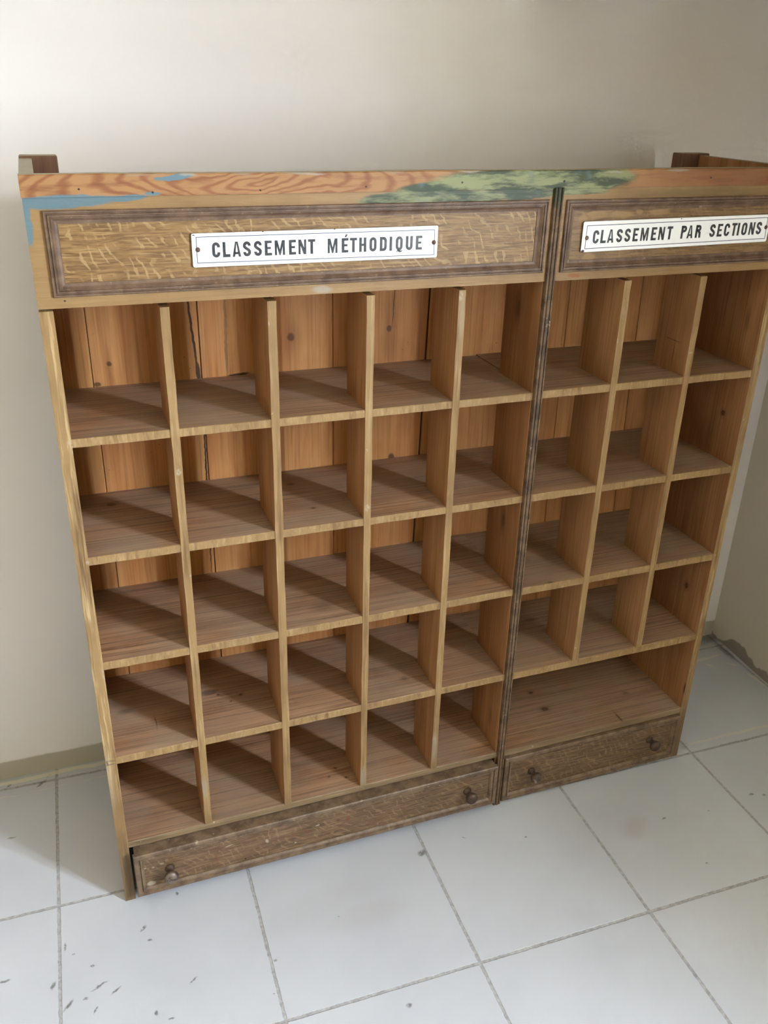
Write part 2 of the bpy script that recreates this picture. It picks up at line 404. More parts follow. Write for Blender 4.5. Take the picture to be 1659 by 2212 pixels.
X1 = .028; W = 1.9; RL = 1.875; YB = .364
D = [(.2417, .2608), (.4746, .4949), (.7081, .7267), (.9394, .9583)]
DD = [.136, .165, .145, .144]
E_ = [(1.4038, 1.4238), (1.6395, 1.6592)]
ED = [.165, .142]
CL, CR = 1.1662, 1.192
SH = [(1.3939, 1.4134), (1.0980, 1.1183), (.7996, .8210), (.4985, .5199), (.1968, .2168)]
RH = [(1.3955, 1.4161), (1.0970, 1.1183), (.7966, .8191), (.4950, .5183), (.1930, .2160)]

def side(name, x0, x1, mat_front, inner):
    bm = bmesh.new()
    # polygon in (y,z): notch at the top where the header lies over the board
    poly = [(0, 0), (.382, 0), (.382, 1.957), (.024, 1.957), (.024, 1.6985), (0, 1.6945)]
    prism(bm, poly, x0, x1, 'x', [0, 0, 2, 1, 1, 1])
    return link(name, bm, [mat_side, mat_edge_s, mat_pale], cab)
side('side_panel', 0, X1, mat_edge_v, True)
side('side_panel', RL, W, mat_edge_v, True)

def divider(x0, x1, z0, z1, dep):
    bm = bmesh.new()
    n = 26; pts = []
    # front edge slightly chipped and uneven
    zs = [z0 + (z1 - z0) * i / n for i in range(n + 1)]
    jl = [random.uniform(-.0008, .0008) for _ in zs]; jr = [random.uniform(-.0008, .0008) for _ in zs]
    fl = [bm.verts.new((x0 + jl[i], 0, z)) for i, z in enumerate(zs)]
    fr = [bm.verts.new((x1 + jr[i], 0, z)) for i, z in enumerate(zs)]
    kl = [bm.verts.new((x0, dep, z)) for z in zs]; kr = [bm.verts.new((x1, dep, z)) for z in zs]
    for i in range(n):
        f = bm.faces.new((fl[i], fr[i], fr[i + 1], fl[i + 1])); f.material_index = 1
        bm.faces.new((kl[i], fl[i], fl[i + 1], kl[i + 1])); bm.faces.new((fr[i], kr[i], kr[i + 1], fr[i + 1])); bm.faces.new((kr[i], kl[i], kl[i + 1], kr[i + 1]))
    f = bm.faces.new((fl[-1], fr[-1], kr[-1], kl[-1])); f.material_index = 1
    bm.faces.new((fl[0], kl[0], kr[0], fr[0]))
    return link('divider', bm, [mat_div, mat_edge_v], cab)
for (a, b), dp in zip(D, DD): divider(a, b, SH[4][1], 1.690, dp)
for (a, b), dp in zip(E_, ED): divider(a, b, RH[3][1], 1.690, dp)

def shelf(x0, x1, z0, z1, low=False):
    bm = bmesh.new()
    n = max(8, int((x1 - x0) / .03)); y0 = .0015
    xs = [x0 + (x1 - x0) * i / n for i in range(n + 1)]
    T = []
    for x in xs:
        j = random.uniform(-.0006, .0006); k = random.uniform(-.0009, .0005)
        T.append([bm.verts.new(p) for p in ((x, y0, z0 + j), (x, y0, z1 - .0012 + k * .6), (x, y0 + .0015, z1), (x, YB, z1), (x, YB, z0))])
    for a, b in zip(T, T[1:]):
        for i, mi in ((0, 1), (1, 1), (2, 0), (3, 0), (4, 2)):
            f = bm.faces.new((a[i], b[i], b[(i + 1) % 5], a[(i + 1) % 5])); f.material_index = mi
    bm.faces.new(T[0][::-1]); bm.faces.new(T[-1])
    return link('shelf', bm, [mat_shelf, mat_edge_low if low else mat_edge_h, mat_under], cab)
for i, (a, b) in enumerate(SH): shelf(X1, 1.179, a, b, i == 4)
for i, (a, b) in enumerate(RH): shelf(1.179, RL, a, b, i == 4)

bm = bmesh.new(); bx(bm, CL, CR, .006, .188, 0, 1.70); link('partition', bm, mat_side, cab)
bm = bmesh.new(); bx(bm, X1, RL, .026, YB, 1.702, 1.722); link('top_board', bm, mat_under, cab)

# back boards with shrinkage gaps; each has a tongue under its neighbour
seams = [(.028, .028), (.1000, .0985), (.3745, .3755), (.556, .556), (.7385, .7395), (.9165 + .1, .985), (1.30, 1.30), (1.472, 1.482), (1.60, 1.61), (1.722, 1.765), (1.875, 1.875)]
seams[5] = (1.0300, .985)
gaps = [0, .0012, .0022, .001, .0011, .0052, .001, .0011, .001, .0018, 0]
for i in range(len(seams) - 1):
    (t0, b0), (t1, b1) = seams[i], seams[i + 1]
    g0, g1 = gaps[i] / 2, gaps[i + 1] / 2
    bm = bmesh.new()
    # main plank (x at top and bottom may differ), soft chamfer toward the joint
    pts = lambda z, top: [((t0 if top else b0) + g0, YB + .0015, z), ((t0 if top else b0) + g0 + .0015, YB, z), ((t1 if top else b1) - g1 - .0015, YB, z), ((t1 if top else b1) - g1, YB + .0015, z),
                          ((t1 if top else b1) - g1, YB + .016, z), ((t0 if top else b0) + g0, YB + .016, z)]
    A = [bm.verts.new(p) for p in pts(.02, False)]; B = [bm.verts.new(p) for p in pts(1.90, True)]
    bm.faces.new(A); bm.faces.new(B[::-1])
    for k in range(6): bm.faces.new((A[k], B[k], B[(k + 1) % 6], A[(k + 1) % 6]))
    if i < len(seams) - 2:   # tongue
        tg = [(b1 - g1 - .002, YB + .007, .02), (b1 + .008, YB + .007, .02), (b1 + .008, YB + .012, .02), (b1 - g1 - .002, YB + .012, .02)]
        tt = [(t1 - g1 - .002, YB + .007, 1.9), (t1 + .008, YB + .007, 1.9), (t1 + .008, YB + .012, 1.9), (t1 - g1 - .002, YB + .012, 1.9)]
        A = [bm.verts.new(p) for p in tg]; B = [bm.verts.new(p) for p in tt]
        for q in (bm.faces.new(A), bm.faces.new(B[::-1])): q.material_index = 1
        for k in range(4):
            f = bm.faces.new((A[k], B[k], B[(k + 1) % 4], A[(k + 1) % 4])); f.material_index = 1
    link('back_board', bm, [mat_back, mat_dark], cab)

# corner posts behind the back boards
for x0, x1 in ((.0005, .0835), (1.814, 1.9125)):
    bm = bmesh.new(); bx(bm, x0, x1, .3825, .43, 0, 1.9625, {'t': 1, 's': 0, 'f': 0, 'b': 0, 'k': 0}, .003); link('corner_post', bm, [mat_post, mat_pale], cab)

# header: two framed panels, one rail over both
bm = bmesh.new()
n = 60
def rail_z(x): return 1.9575 + .0006 * math.sin(x * 9) - .0012 * (x / 1.9)
T = []
for i in range(n + 1):
    x = -.0015 + (W + .002) * i / n; zt = rail_z(x) + random.uniform(-.0004, .0004)
    T.append([bm.verts.new(p) for p in ((x, -.0025, 1.9150), (x, -.0025, zt - .0022), (x, -.0005, zt), (x, .0235, zt), (x, .0235, 1.915))])
for a, b in zip(T, T[1:]):
    for k in range(5):
        f = bm.faces.new((a[k], b[k], b[(k + 1) % 5], a[(k + 1) % 5])); f.material_index = 1 if k == 2 else 0
bm.faces.new(T[0][::-1]); bm.faces.new(T[-1])
link('top_rail', bm, [mat_rail, mat_pale], cab)

MO = [(.0325, 1.1595, 1.7225, 1.8912), (1.2065, 1.872, 1.7205, 1.8895)]
PW = .0265
for k, (fx0, fx1) in enumerate(((0, 1.1695), (1.1925, W))):
    x0, x1, z0, z1 = MO[k]
    bm = bmesh.new()
    zb, zt = 1.6995, 1.9145
    bx(bm, fx0, fx1, 0, .0235, zb, z0); bx(bm, fx0, fx1, 0, .0235, z1, zt)
    bx(bm, fx0, x0, .00015, .0235, z0, z1, {'f': 1}); bx(bm, x1, fx1, .00015, .0235, z0, z1, {'f': 1})
    # left stile runs the full height in the photograph
    if k == 0: bx(bm, 0, x0 - .0005, -.0002, .01, zb, z0, {'f': 1})
    fr = link('header_frame', bm, [mat_hframe, mat_hframe], cab)
    bm = bmesh.new()
    prof = [(0, .004), (0, -.004), (.0015, -.0065), (.0045, -.0065), (.0055, -.0035), (.0075, -.0035), (.0085, -.0060), (.0115, -.0060), (.0125, -.003), (.0145, -.0035), (.0165, -.0015), (.020, .0018), (.0245, .0028), (PW, .0028), (PW, .006)]
    ring(bm, x0, x1, z0, z1, prof)
    link('header_moulding', bm, mat_mould, cab)
    bm = bmesh.new(); bx(bm, x0 + .01, x1 - .01, .0045, .02, z0 + .01, z1 - .01)
    link('header_panel', bm, mat_panel if k == 0 else mat_panel2, cab)

# reeded strip between the two halves
bm = bmesh.new()
a, b = 1.1690, 1.1945
pr = [(a, .0055), (a, -.004), (a + .0015, -.0085), (a + .006, -.0095), (a + .0075, -.0055), (a + .009, -.0095), (a + .0115, -.0105), (a + .014, -.0105), (a + .0165, -.0095), (a + .018, -.0055), (a + .0195, -.0095), (b - .002, -.0085), (b, -.004), (b, .0055)]
prism(bm, pr, .002, 1.9175, 'z')
link('reeded_strip', bm, mat_strip, cab)
# back bottom rail below the drawers' shelf, closes the view under the cabinet
bm = bmesh.new(); bx(bm, X1, RL, .34, .362, .0, .12); link('bottom_rail', bm, mat_side, cab)

# drawers
def drawer(x0, x1, z0, z1, P, lab):
    dr = link('drawer', (lambda m: (bx(m, x0 + .004, x1 - .004, -P + .012, .02, z0 + .002, z1 - .001, None, .0008), bx(m, x0 + .008, x0 + .02, .02, .33, z0 + .006, z1 - .012), bx(m, x1 - .02, x1 - .008, .02, .33, z0 + .006, z1 - .012), bx(m, x0 + .02, x1 - .02, .02, .33, z0 + .006, z0 + .014), bx(m, x0 + .02, x1 - .02, .318, .33, z0 + .014, z1 - .012), m)[-1])(bmesh.new()), mat_dmould, cab)
    if lab: dr['label'] = lab
    bm = bmesh.new()
    prof = [(.0, -P + .015), (0, -P + .003), (.003, -P), (.0115, -P), (.013, -P + .004), (.016, -P + .0045), (.0175, -P + .001), (.0215, -P + .0015), (.026, -P + .007), (.026, -P + .014)]
    ring(bm, x0, x1, z0, z1, prof)
    mo = link('moulding', bm, mat_dmould, dr)
    bm = bmesh.new(); bx(bm, x0 + .022, x1 - .022, -P + .0085, -P + .0125, z0 + .022, z1 - .022)
    link('front_panel', bm, mat_drawer, dr)
    return dr
d1 = drawer(.0345, 1.1600, .0355, .1900, .033, 'long drawer pulled slightly out')
d2 = drawer(1.1970, 1.8720, .0120, .1905, .012, 'short drawer pushed in')
def knob(dr, x, z, yb, paint=False):
    bm = bmesh.new()
    lathe(bm, (x, yb, z), [(.0135, 0), (.0135, .003), (.0095, .006), (.0085, .014), (.0100, .020), (.0155, .0245), (.0195, .030), (.0200, .035), (.0180, .0405), (.0130, .0445), (.0060, .0462), (.0015, .0465)], 28)
    return link('knob', bm, mat_knobp if paint else mat_knob, dr, True)
Mk = Mat('knob_with_grey_paint', .4, .5)
_v = Mk.obj(False); _n = Mk.noise(_v, 40, 3)
_c = Mk.mix(Mk.rng(_n, .4, .6), lin(84, 64, 52), lin(58, 44, 36))
_y = Mk.sep(_v)[1]
_g = Mk.math('MULTIPLY', Mk.rng(Mk.noise(_v, 55, 2), .46, .5), Mk.rng(_y, -.060, -.064))
_c = Mk.mix(Mk.math('MULTIPLY', _g, .6), _c, lin(124, 110, 100)); Mk.color(_c); mat_knobp = Mk.m
def at_y(u, v, y): pass

# ------------------------------------------------------------------ camera (recovered from the grid of the cabinet)
def rotm(a, b, c):
    return (Matrix.Rotation(a, 3, 'Z') @ Matrix.Rotation(b, 3, 'X') @ Matrix.Rotation(c, 3, 'Z'))
CAMF = dict(f=1914.1364, yaw=-.3644, pitch=1.1182, roll=.025, c=(.0274, -1.9275, 2.1334))
#CAMFIT#
R = rotm(CAMF['yaw'], CAMF['pitch'], CAMF['roll'])
cd = bpy.data.cameras.new('camera'); cam = bpy.data.objects.new('camera', cd); col.objects.link(cam)
cam.matrix_world = Matrix.Translation(Vector(CAMF['c']) * S) @ R.to_4x4()
cd.sensor_fit = 'VERTICAL'; cd.sensor_height = 36.0; cd.lens = CAMF['f'] / 2212 * 36.0
cd.clip_start = .05
sc.camera = cam

# knobs
knob(d1, .1300, .1110, -.0245, True)
knob(d1, 1.0600, .1120, -.0245)
knob(d2, 1.3020, .1060, -.0035)
knob(d2, 1.7620, .1110, -.0035)

# ------------------------------------------------------------------ enamel signs
# condensed block letters drawn as strokes in a box 0..w by 0..1
TH = .195
def arc(cx, cz, rx, rz, a0, a1, n=10):
    return [(cx + rx * math.cos(math.radians(a0 + (a1 - a0) * i / n)), cz + rz * math.sin(math.radians(a0 + (a1 - a0) * i / n))) for i in range(n + 1)]
def glyph(ch):
    """list of closed polygons or ('s', points, closed) strokes, plus width"""
    h = TH / 2; w = .55
    if ch == 'C':
        w = .54
        return [('s', [(w - h, .66)] + arc(w / 2, 1 - h - .19, w / 2 - h, .19, 0, 180) + arc(w / 2, h + .19, w / 2 - h, .19, 180, 360) + [(w - h, .34)], False)], w
    if ch in 'OQ':
        w = .54
        L = [('s', arc(w / 2, 1 - h - .19, w / 2 - h, .19, 0, 180) + arc(w / 2, h + .19, w / 2 - h, .19, 180, 360), True)]
        if ch == 'Q':
            L.append(('p', [(.02, -.10), (.14, .03), (.28, .05), (.40, -.02), (.54, .04), (.44, -.12), (.30, -.13), (.17, -.06), (.08, -.09)]))
        return L, w
    if ch == 'U':
        w = .54
        return [('s', [(h, 1)] + [(h, .5)] + arc(w / 2, h + .19, w / 2 - h, .19, 180, 360) + [(w - h, 1)], False)], w
    if ch == 'L':
        w = .50; return [('p', [(0, 0), (w, 0), (w, TH), (TH, TH), (TH, 1), (0, 1)])], w
    if ch == 'E':
        w = .50
        return [('p', [(0, 0), (w, 0), (w, TH * .9), (TH, TH * .9), (TH, .43), (w * .86, .43), (w * .86, .58), (TH, .58), (TH, 1 - TH * .9), (w, 1 - TH * .9), (w, 1), (0, 1)])], w
    if ch == 'T':
        w = .52; m = w / 2
        return [('p', [(m - h, 0), (m + h, 0), (m + h, 1 - TH * .9), (w, 1 - TH * .9), (w, 1), (0, 1), (0, 1 - TH * .9), (m - h, 1 - TH * .9)])], w
    if ch == 'I': return [('p', [(0, 0), (TH, 0), (TH, 1), (0, 1)])], TH
    if ch == 'H':
        w = .54
        return [('p', [(0, 0), (TH, 0), (TH, .42), (w - TH, .42), (w - TH, 0), (w, 0), (w, 1), (w - TH, 1), (w - TH, .57), (TH, .57), (TH, 1), (0, 1)])], w
    if ch == 'N':
        w = .56
        return [('p', [(0, 0), (.15, 0), (.15, .58), (w - .19, 0), (w, 0), (w, 1), (w - .15, 1), (w - .15, .42), (.19, 1), (0, 1)])], w
    if ch == 'M':
        w = .72; m = w / 2
        return [('p', [(0, 0), (.15, 0), (.15, .62), (m - .05, 0), (m + .05, 0), (w - .15, .62), (w - .15, 0), (w, 0), (w, 1), (w - .2, 1), (m, .38), (.2, 1), (0, 1)])], w
    if ch == 'A':
        w = .58; m = w / 2
        return [('p', [(0, 0), (.17, 0), (m, .93), (m + .09, 1), (m - .09, 1)]), ('p', [(w, 0), (w - .17, 0), (m, .93), (m - .09, 1), (m + .09, 1)]), ('p', [(.15, .17), (w - .15, .17), (w - .18, .32), (.18, .32)])], w
    if ch == 'D':
        w = .54
        return [('s', [(h, h), (w * .45, h)] + arc(w - h - .17, h + .2, .17, .2, 270, 360, 6) + arc(w - h - .17, 1 - h - .2, .17, .2, 0, 90, 6) + [(h, 1 - h)], True)], w
    if ch == 'P':
        w = .54
        return [('p', [(0, 0), (TH, 0), (TH, 1), (0, 1)]), ('s', [(h, 1 - h), (w * .5, 1 - h)] + arc(w - h - .15, 1 - h - .16, .15, .16, 90, -90, 10)[1:] + [(h, 1 - h - .32 - .04)], False)], w
    if ch == 'R':
        w = .56
        return glyph('P')[0] + [('s', [(w * .52, .50), (w - h - .03, .40), (w - h - .02, .2), (w - h, 0)], False)], w
    if ch == 'S':
        w = .54; m = w / 2; r = m - h
        pts = [(w - h, .70)] + arc(m, 1 - h - .17, r, .17, 0, 180, 8) + [(h, .66), (h + .06, .58), (m, .5), (w - h - .06, .42), (w - h, .34)] + arc(m, h + .17, r, .17, 0, -180, 8) + [(h, .30)]
        return [('s', pts, False)], w
    return [], .3
def stroke_mesh(bm, pts, th, closed, tf):
    n = len(pts); L, Rr = [], []
    for i in range(n):
        p = Vector(pts[i]); 
        a = Vector(pts[i - 1]) if (i > 0 or closed) else None
        b = Vector(pts[(i + 1) % n]) if (i < n - 1 or closed) else None
        d1_ = (p - a).normalized() if a is not None and (p - a).length > 1e-6 else None
        d2_ = (b - p).normalized() if b is not None and (b - p).length > 1e-6 else None
        d1_ = d1_ or d2_; d2_ = d2_ or d1_
        n1 = Vector((-d1_.y, d1_.x)); n2 = Vector((-d2_.y, d2_.x)); m = (n1 + n2)
        m = m.normalized() if m.length > 1e-6 else n1
        k = th / 2 / max(.5, m.dot(n1))
        L.append(p + m * k); Rr.append(p - m * k)
    idx = range(n if closed else n - 1)
    for y, rev in ((0, False),):
        A = [bm.verts.new(tf(q)) for q in L]; B = [bm.verts.new(tf(q)) for q in Rr]
        for i in idx:
            j = (i + 1) % n
            try: bm.faces.new((A[i], A[j], B[j], B[i]))
            except ValueError: pass
def letters(parent, text, centers, zb, zt, yf, wscale, slope=0.0, name='letter'):
    """each letter a raised enamel mark of its own"""
    H = zt(0) - zb(0)
    for ch, cx in zip(text, centers):
        c = 'E' if ch == 'É' else ch
        parts, w = glyph(c)
        b0 = zb(cx); hh = zt(cx) - b0
        kx = hh * wscale
        tf = lambda q: (cx + (q[0] - w / 2) * kx, yf, b0 + q[1] * hh)
        bm = bmesh.new()
        for p in parts:
            if p[0] == 's': stroke_mesh(bm, p[1], TH, p[2], tf)
            else: bm.faces.new([bm.verts.new(tf(q)) for q in p[1]])
        if ch == 'É':
            bm.faces.new([bm.verts.new(tf(q)) for q in ((.22, 1.06), (.33, 1.06), (.45, 1.25), (.30, 1.25))])
        bmesh.ops.remove_doubles(bm, verts=bm.verts, dist=1e-6)
        r = bmesh.ops.extrude_face_region(bm, geom=list(bm.faces))
        for v in r['geom']:
            if isinstance(v, bmesh.types.BMVert): v.co.y += .0006
        link(name, bm, mat_ink, parent)

def sign(x0, x1, z0l, z1l, z0r, z1r, border, screws, lab, slots):
    """plate corners: left bottom/top z, right bottom/top z"""
    bm = bmesh.new(); r = .004
    corners = [(x0, z0l, 180), (x1, z0r, 270), (x1, z1r, 0), (x0, z1l, 90)]
    poly = []
    sx = [1, -1, -1, 1]; sz = [1, 1, -1, -1]
    for i, (x, z, a) in enumerate(corners):
        poly += arc(x + sx[i] * r, z + sz[i] * r, r, r, a, a + 90, 4)
    cx, cz = (x0 + x1) / 2, (z0l + z1l + z0r + z1r) / 4
    front = [bm.verts.new((cx + (p[0] - cx) * .996, -.0015, cz + (p[1] - cz) * .965)) for p in poly]
    mid = [bm.verts.new((p[0], -.0003, p[1])) for p in poly]
    bk = [bm.verts.new((p[0], .0040, p[1])) for p in poly]
    bm.faces.new(front)
    n = len(poly)
    for i in range(n):
        bm.faces.new((front[i], front[(i + 1) % n], mid[(i + 1) % n], mid[i]))
        f = bm.faces.new((mid[i], mid[(i + 1) % n], bk[(i + 1) % n], bk[i])); f.material_index = 1
    f = bm.faces.new(bk[::-1]); f.material_index = 1
    pl = link('sign_plate', bm, [mat_enamel, mat_plate_edge], cab)
    pl['label'] = lab
    bm = bmesh.new()
    B = [Vector(p) for p in border]; t = .0014; yb = -.0018
    c2 = sum(B, Vector((0, 0))) / 4
    inn = [p + Vector((t if p.x < c2.x else -t, t if p.y < c2.y else -t)) for p in B]
    for y in (yb,):
        A = [bm.verts.new((p.x, y, p.y)) for p in B]; C = [bm.verts.new((p.x, y, p.y)) for p in inn]
        for i in range(4): bm.faces.new((A[i], A[(i + 1) % 4], C[(i + 1) % 4], C[i]))
    rr = bmesh.ops.extrude_face_region(bm, geom=list(bm.faces))
    for v in rr['geom']:
        if isinstance(v, bmesh.types.BMVert): v.co.y += .0006
    link('border_line', bm, mat_line, pl)
    for (sx_, sz_), sl in zip(screws, slots):
        bm = bmesh.new()
        lathe(bm, (sx_, -.0012, sz_), [(.0052, 0), (.0050, .0012), (.0035, .0022), (.0008, .0026)], 16)
        sc_ = link('screw', bm, mat_rusty, pl, True)
        if sl:
            bm = bmesh.new(); bx(bm, sx_ - .0042, sx_ + .0042, -.0042, -.0028, sz_ - .0007, sz_ + .0007); link('slot', bm, mat_pale, sc_)
    return pl
p1 = sign(.3175, .8775, 1.7700, 1.8392, 1.7690, 1.8400, [(.3266, 1.7785), (.8698, 1.7752), (.8690, 1.8318), (.3267, 1.8326)],
          [(.3297, 1.8063), (.8677, 1.8033)], 'enamel sign reading CLASSEMENT MÉTHODIQUE', (False, False))
c1 = [.3679, .3898, .4116, .4339, .4576, .4804, .5058, .5339, .5561, .5773, .6250, .6539, .6734, .6954, .7197, .7443, .7623, .7826, .8070, .8309]
letters(p1, 'CLASSEMENTMÉTHODIQUE', c1, lambda x: 1.7890 - .0014 * (x - .368), lambda x: 1.8203 - .0024 * (x - .368), -.0019, 1.0)
p2 = sign(1.2612, 1.8290, 1.7655, 1.8383, 1.7725, 1.8425, [(1.2711, 1.7736), (1.8218, 1.7804), (1.8189, 1.8350), (1.2711, 1.8292)],
          [(1.2740, 1.8000), (1.8181, 1.8096)], 'enamel sign reading CLASSEMENT PAR SECTIONS', (True, False))
c2 = [1.2996, 1.3211, 1.3419, 1.3671, 1.3906, 1.4142, 1.4404, 1.4681, 1.4911, 1.5157, 1.5584, 1.5781, 1.6031, 1.6473, 1.6704, 1.6926, 1.7154, 1.7293, 1.7483, 1.7726, 1.7955]
letters(p2, 'CLASSEMENTPARSECTIONS', c2, lambda x: 1.7858 + .0133 * (x - 1.2996), lambda x: 1.8173 + .0133 * (x - 1.2996), -.0019, .98)

# ------------------------------------------------------------------ the room
def struct(name, bm, m):
    o = link(name, bm, m); o['kind'] = 'structure'; return o

GX, GY, GA, GS = -.1684, .5802, -.0241, .5351
def floor_mat():
    M = Mat('white_glazed_floor_tiles', .42, .5)
    v = M.obj(False)
    mp = M.n('ShaderNodeMapping', {'vector_type': 'TEXTURE'}, Vector=M.warp(v, 30, .0007), Location=(GX, GY, 0), Rotation=(0, 0, GA), Scale=(GS, GS, 1)).outputs[0]
    s = M.sep(mp)
    def edge(c):
        f = M.math('FRACT', M.math('ADD', c, 10.0))
        return M.math('MINIMUM', f, M.math('SUBTRACT', 1.0, f))
    e = M.math('MINIMUM', edge(s[0]), edge(s[1]))
    nz = M.noise(v, 60, 2)
    wdt = M.rng(nz, .3, .7, .0065, .0100)
    gr = M.rng(M.math('SUBTRACT', e, wdt), .0012, -.0012)
    base = M.mix(M.rng(M.noise(v, 2.0, 4), .35, .65), lin(190, 192, 198), lin(181, 183, 190))
    base = M.mix(M.rng(M.noise(v, 30, 4, .7), .55, .8, 0, .25), base, lin(186, 184, 180))
    grout = M.mix(M.rng(M.noise(v, 80, 3), .35, .65), lin(142, 140, 142), lin(172, 170, 170))
    c = M.mix(gr, base, grout)
    o = M.plane(M.warp(v, 90, .005), 'xy')
    mk = [(.0366, -.1083, .012, .004, 50), (.0489, -.1517, .006, .004, 0), (.1423, -.021, .004, .007, 0), (.6498, -.5665, .008, .006, 0), (.8731, -.1136, .015, .012, 30), (1.6708, -.2387, .009, .003, 20),
          (2.0194, -.2439, .01, .006, 0), (2.0583, -.2595, .006, .004, 0), (-.1041, -.1821, .006, .003, 0), (-.0913, -.2492, .022, .004, 25), (-.0529, -.2764, .015, .003, 30), (-.1693, -.2789, .018, .005, 50),
          (-.2039, -.2097, .012, .006, 60), (-.3221, -.1543, .014, .004, 0), (-.1273, -.2735, .007, .003, 10), (-.1051, -.3147, .010, .003, 60), (.0381, -.3729, .004, .008, 0), (.0712, -.4002, .008, .003, 0),
          (.3579, -.3261, .005, .004, 0), (1.207, -.1619, .004, .003, 0), (1.6845, -.4359, .004, .003, 0), (1.8318, -.2575, .004, .003, 0), (-.3174, .5986, .012, .005, 45), (-.2164, .5755, .02, .006, 40), (-.1937, .6071, .01, .005, 40),
          (-.3086, .3562, .014, .003, 0), (.1412, -.3124, .012, .003, 30), (-.17, -.10, .003, .012, 0), (-.15, -.13, .004, .003, 0), (.33, -.42, .003, .002, 0), (.56, -.25, .002, .002, 0), (1.02, -.10, .007, .0015, -30)]
    k = M.math('MULTIPLY', M.blobs(o, [((a, b), (r1 * .9, r2 * .85), g) for a, b, r1, r2, g in mk], .5), M.rng(M.noise(v, 140, 2), .30, .44))
    c = M.mix(M.math('MULTIPLY', k, .8), c, lin(92, 88, 86))
    o2 = M.plane(M.warp(v, 20, .008), 'xy')
    st = M.blobs(o2, [((1.56, -.24), (.05, .03), 30, .25), ((.64, -.27), (.12, .04), 0, .12), ((.50, -.2), (.2, .05), 10, .08)], .6)
    c = M.mix(st, c, lin(150, 132, 124))
    # smears of wall paint and grime along the foot of the walls, corner shade painted in
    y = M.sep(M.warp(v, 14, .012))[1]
    dust_shade = M.math('MULTIPLY', M.rng(y, .40, .60, 0, 1), M.rng(M.sep(v)[0], 1.6, 2.2))  # dusty floor by the corner, its dimmer light also put into the colour
    c = M.mix(M.math('MULTIPLY', dust_shade, .5), c, lin(150, 142, 130))
    line = M.math('MULTIPLY', M.rng(M.math('ABSOLUTE', M.math('SUBTRACT', y, .612)), .012, .006), 1.0)
    c = M.mix(M.math('MULTIPLY', line, .75), c, lin(222, 214, 190))
    l2 = M.rng(M.math('ABSOLUTE', M.math('SUBTRACT', y, .545)), .0025, .001)
    c = M.mix(M.math('MULTIPLY', l2, M.rng(M.noise(v, 12, 2), .45, .6, 0, .5)), c, lin(222, 214, 190))
    o3 = M.plane(M.warp(v, 30, .012), 'xy')
    gunk = M.blobs(o3, [((2.505, .575), (.05, .03)), ((2.50, .47), (.014, .06)), ((2.45, .56), (.05, .02), 0, .5), ((1.955, .035), (.02, .012), 40, .5)], .7)
    c = M.mix(M.math('MULTIPLY', gunk, .65), c, lin(70, 66, 60))
    lt = M.blobs(o3, [((2.30, .452), (.16, .006), 2), ((2.44, .459), (.03, .006), 0), ((2.372, .41), (.022, .005), -60), ((2.463, .388), (.02, .006), -50), ((2.49, .27), (.008, .05), 5), ((2.2, .03), (.25, .006), -1.4, .8)], .4)
    c = M.mix(M.math('MULTIPLY', lt, .6), c, lin(214, 206, 184))
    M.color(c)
    M.rough(M.mix(gr, (.36, .36, .36), (.8, .8, .8)))
    h = M.math('SUBTRACT', 1.0, gr)
    M.bump(M.math('ADD', h, M.math('MULTIPLY', M.noise(v, 6, 3), .05)), .5, .003)
    return M.m
mat_floor = floor_mat()
def knob_spot(): pass

WY0, WY1 = .6340, .6000         # back wall at x=-.35 and at the corner
CX = 2.533
def back_y(x): return WY0 + (WY1 - WY0) * (x + .35) / (CX + .35)
RA = math.radians(3.2)          # the right wall leans in a little toward the viewer
def rw(t, z, d=0.0):            # point on the right wall: t from the corner, d into the wall
    return (CX - math.sin(RA) * t + math.cos(RA) * d, .600 - math.cos(RA) * t + math.sin(RA) * d, z)
XL, YF, ZC = -3.4, -5.6, 3.75

def plaster(name, strip, strip_h, ragged=False, base=(226, 220, 208)):
    M = Mat(name, .75, .25)
    v = M.obj(False)
    c = M.mix(M.rng(M.noise(v, 1.5, 3), .35, .65), lin(*base), lin(*[int(k * .975) for k in base]))
    w = M.warp(v, 9 if ragged else 16, .03 if ragged else .006)
    z = M.sep(w)[2]
    if ragged:
        h = M.rng(M.noise(M.scale(v, (1, 1, .2)), 7, 3, .5), .35, .7, .004, .062)
        k = M.rng(M.math('SUBTRACT', z, h), .004, -.004)
    else:
        k = M.rng(z, strip_h + .004, strip_h - .004)
    c = M.mix(k, c, lin(*strip))
    M.color(c)
    return M.m
mat_wall = plaster('cream_plaster_back_wall', (184, 178, 168), .072, base=(239, 235, 236))
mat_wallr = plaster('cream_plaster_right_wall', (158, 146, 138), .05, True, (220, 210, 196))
mat_wallo = plaster('cream_plaster', (206, 196, 178), .05, False, (188, 170, 132))
mat_ceil = plain('ceiling_paint', lin(226, 216, 192), .8, nz=.02)

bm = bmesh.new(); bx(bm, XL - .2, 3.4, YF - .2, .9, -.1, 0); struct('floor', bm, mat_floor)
bm = bmesh.new(); bx(bm, XL - .2, 3.4, YF - .2, .9, ZC, ZC + .1); struct('ceiling', bm, mat_ceil)
bm = bmesh.new(); prism(bm, [(XL - .2, back_y(XL - .2)), (CX + .25, back_y(CX + .25)), (CX + .25, .85), (XL - .2, .85)], 0, ZC, 'z'); struct('wall_back', bm, mat_wall)
bm = bmesh.new(); bx(bm, XL - .2, XL, YF, back_y(XL) - .001, 0, ZC); struct('wall_left', bm, mat_wallo)
bm = bmesh.new(); bx(bm, XL - .2, 3.2, YF - .2, YF, 0, ZC); struct('wall_front', bm, mat_wallo)
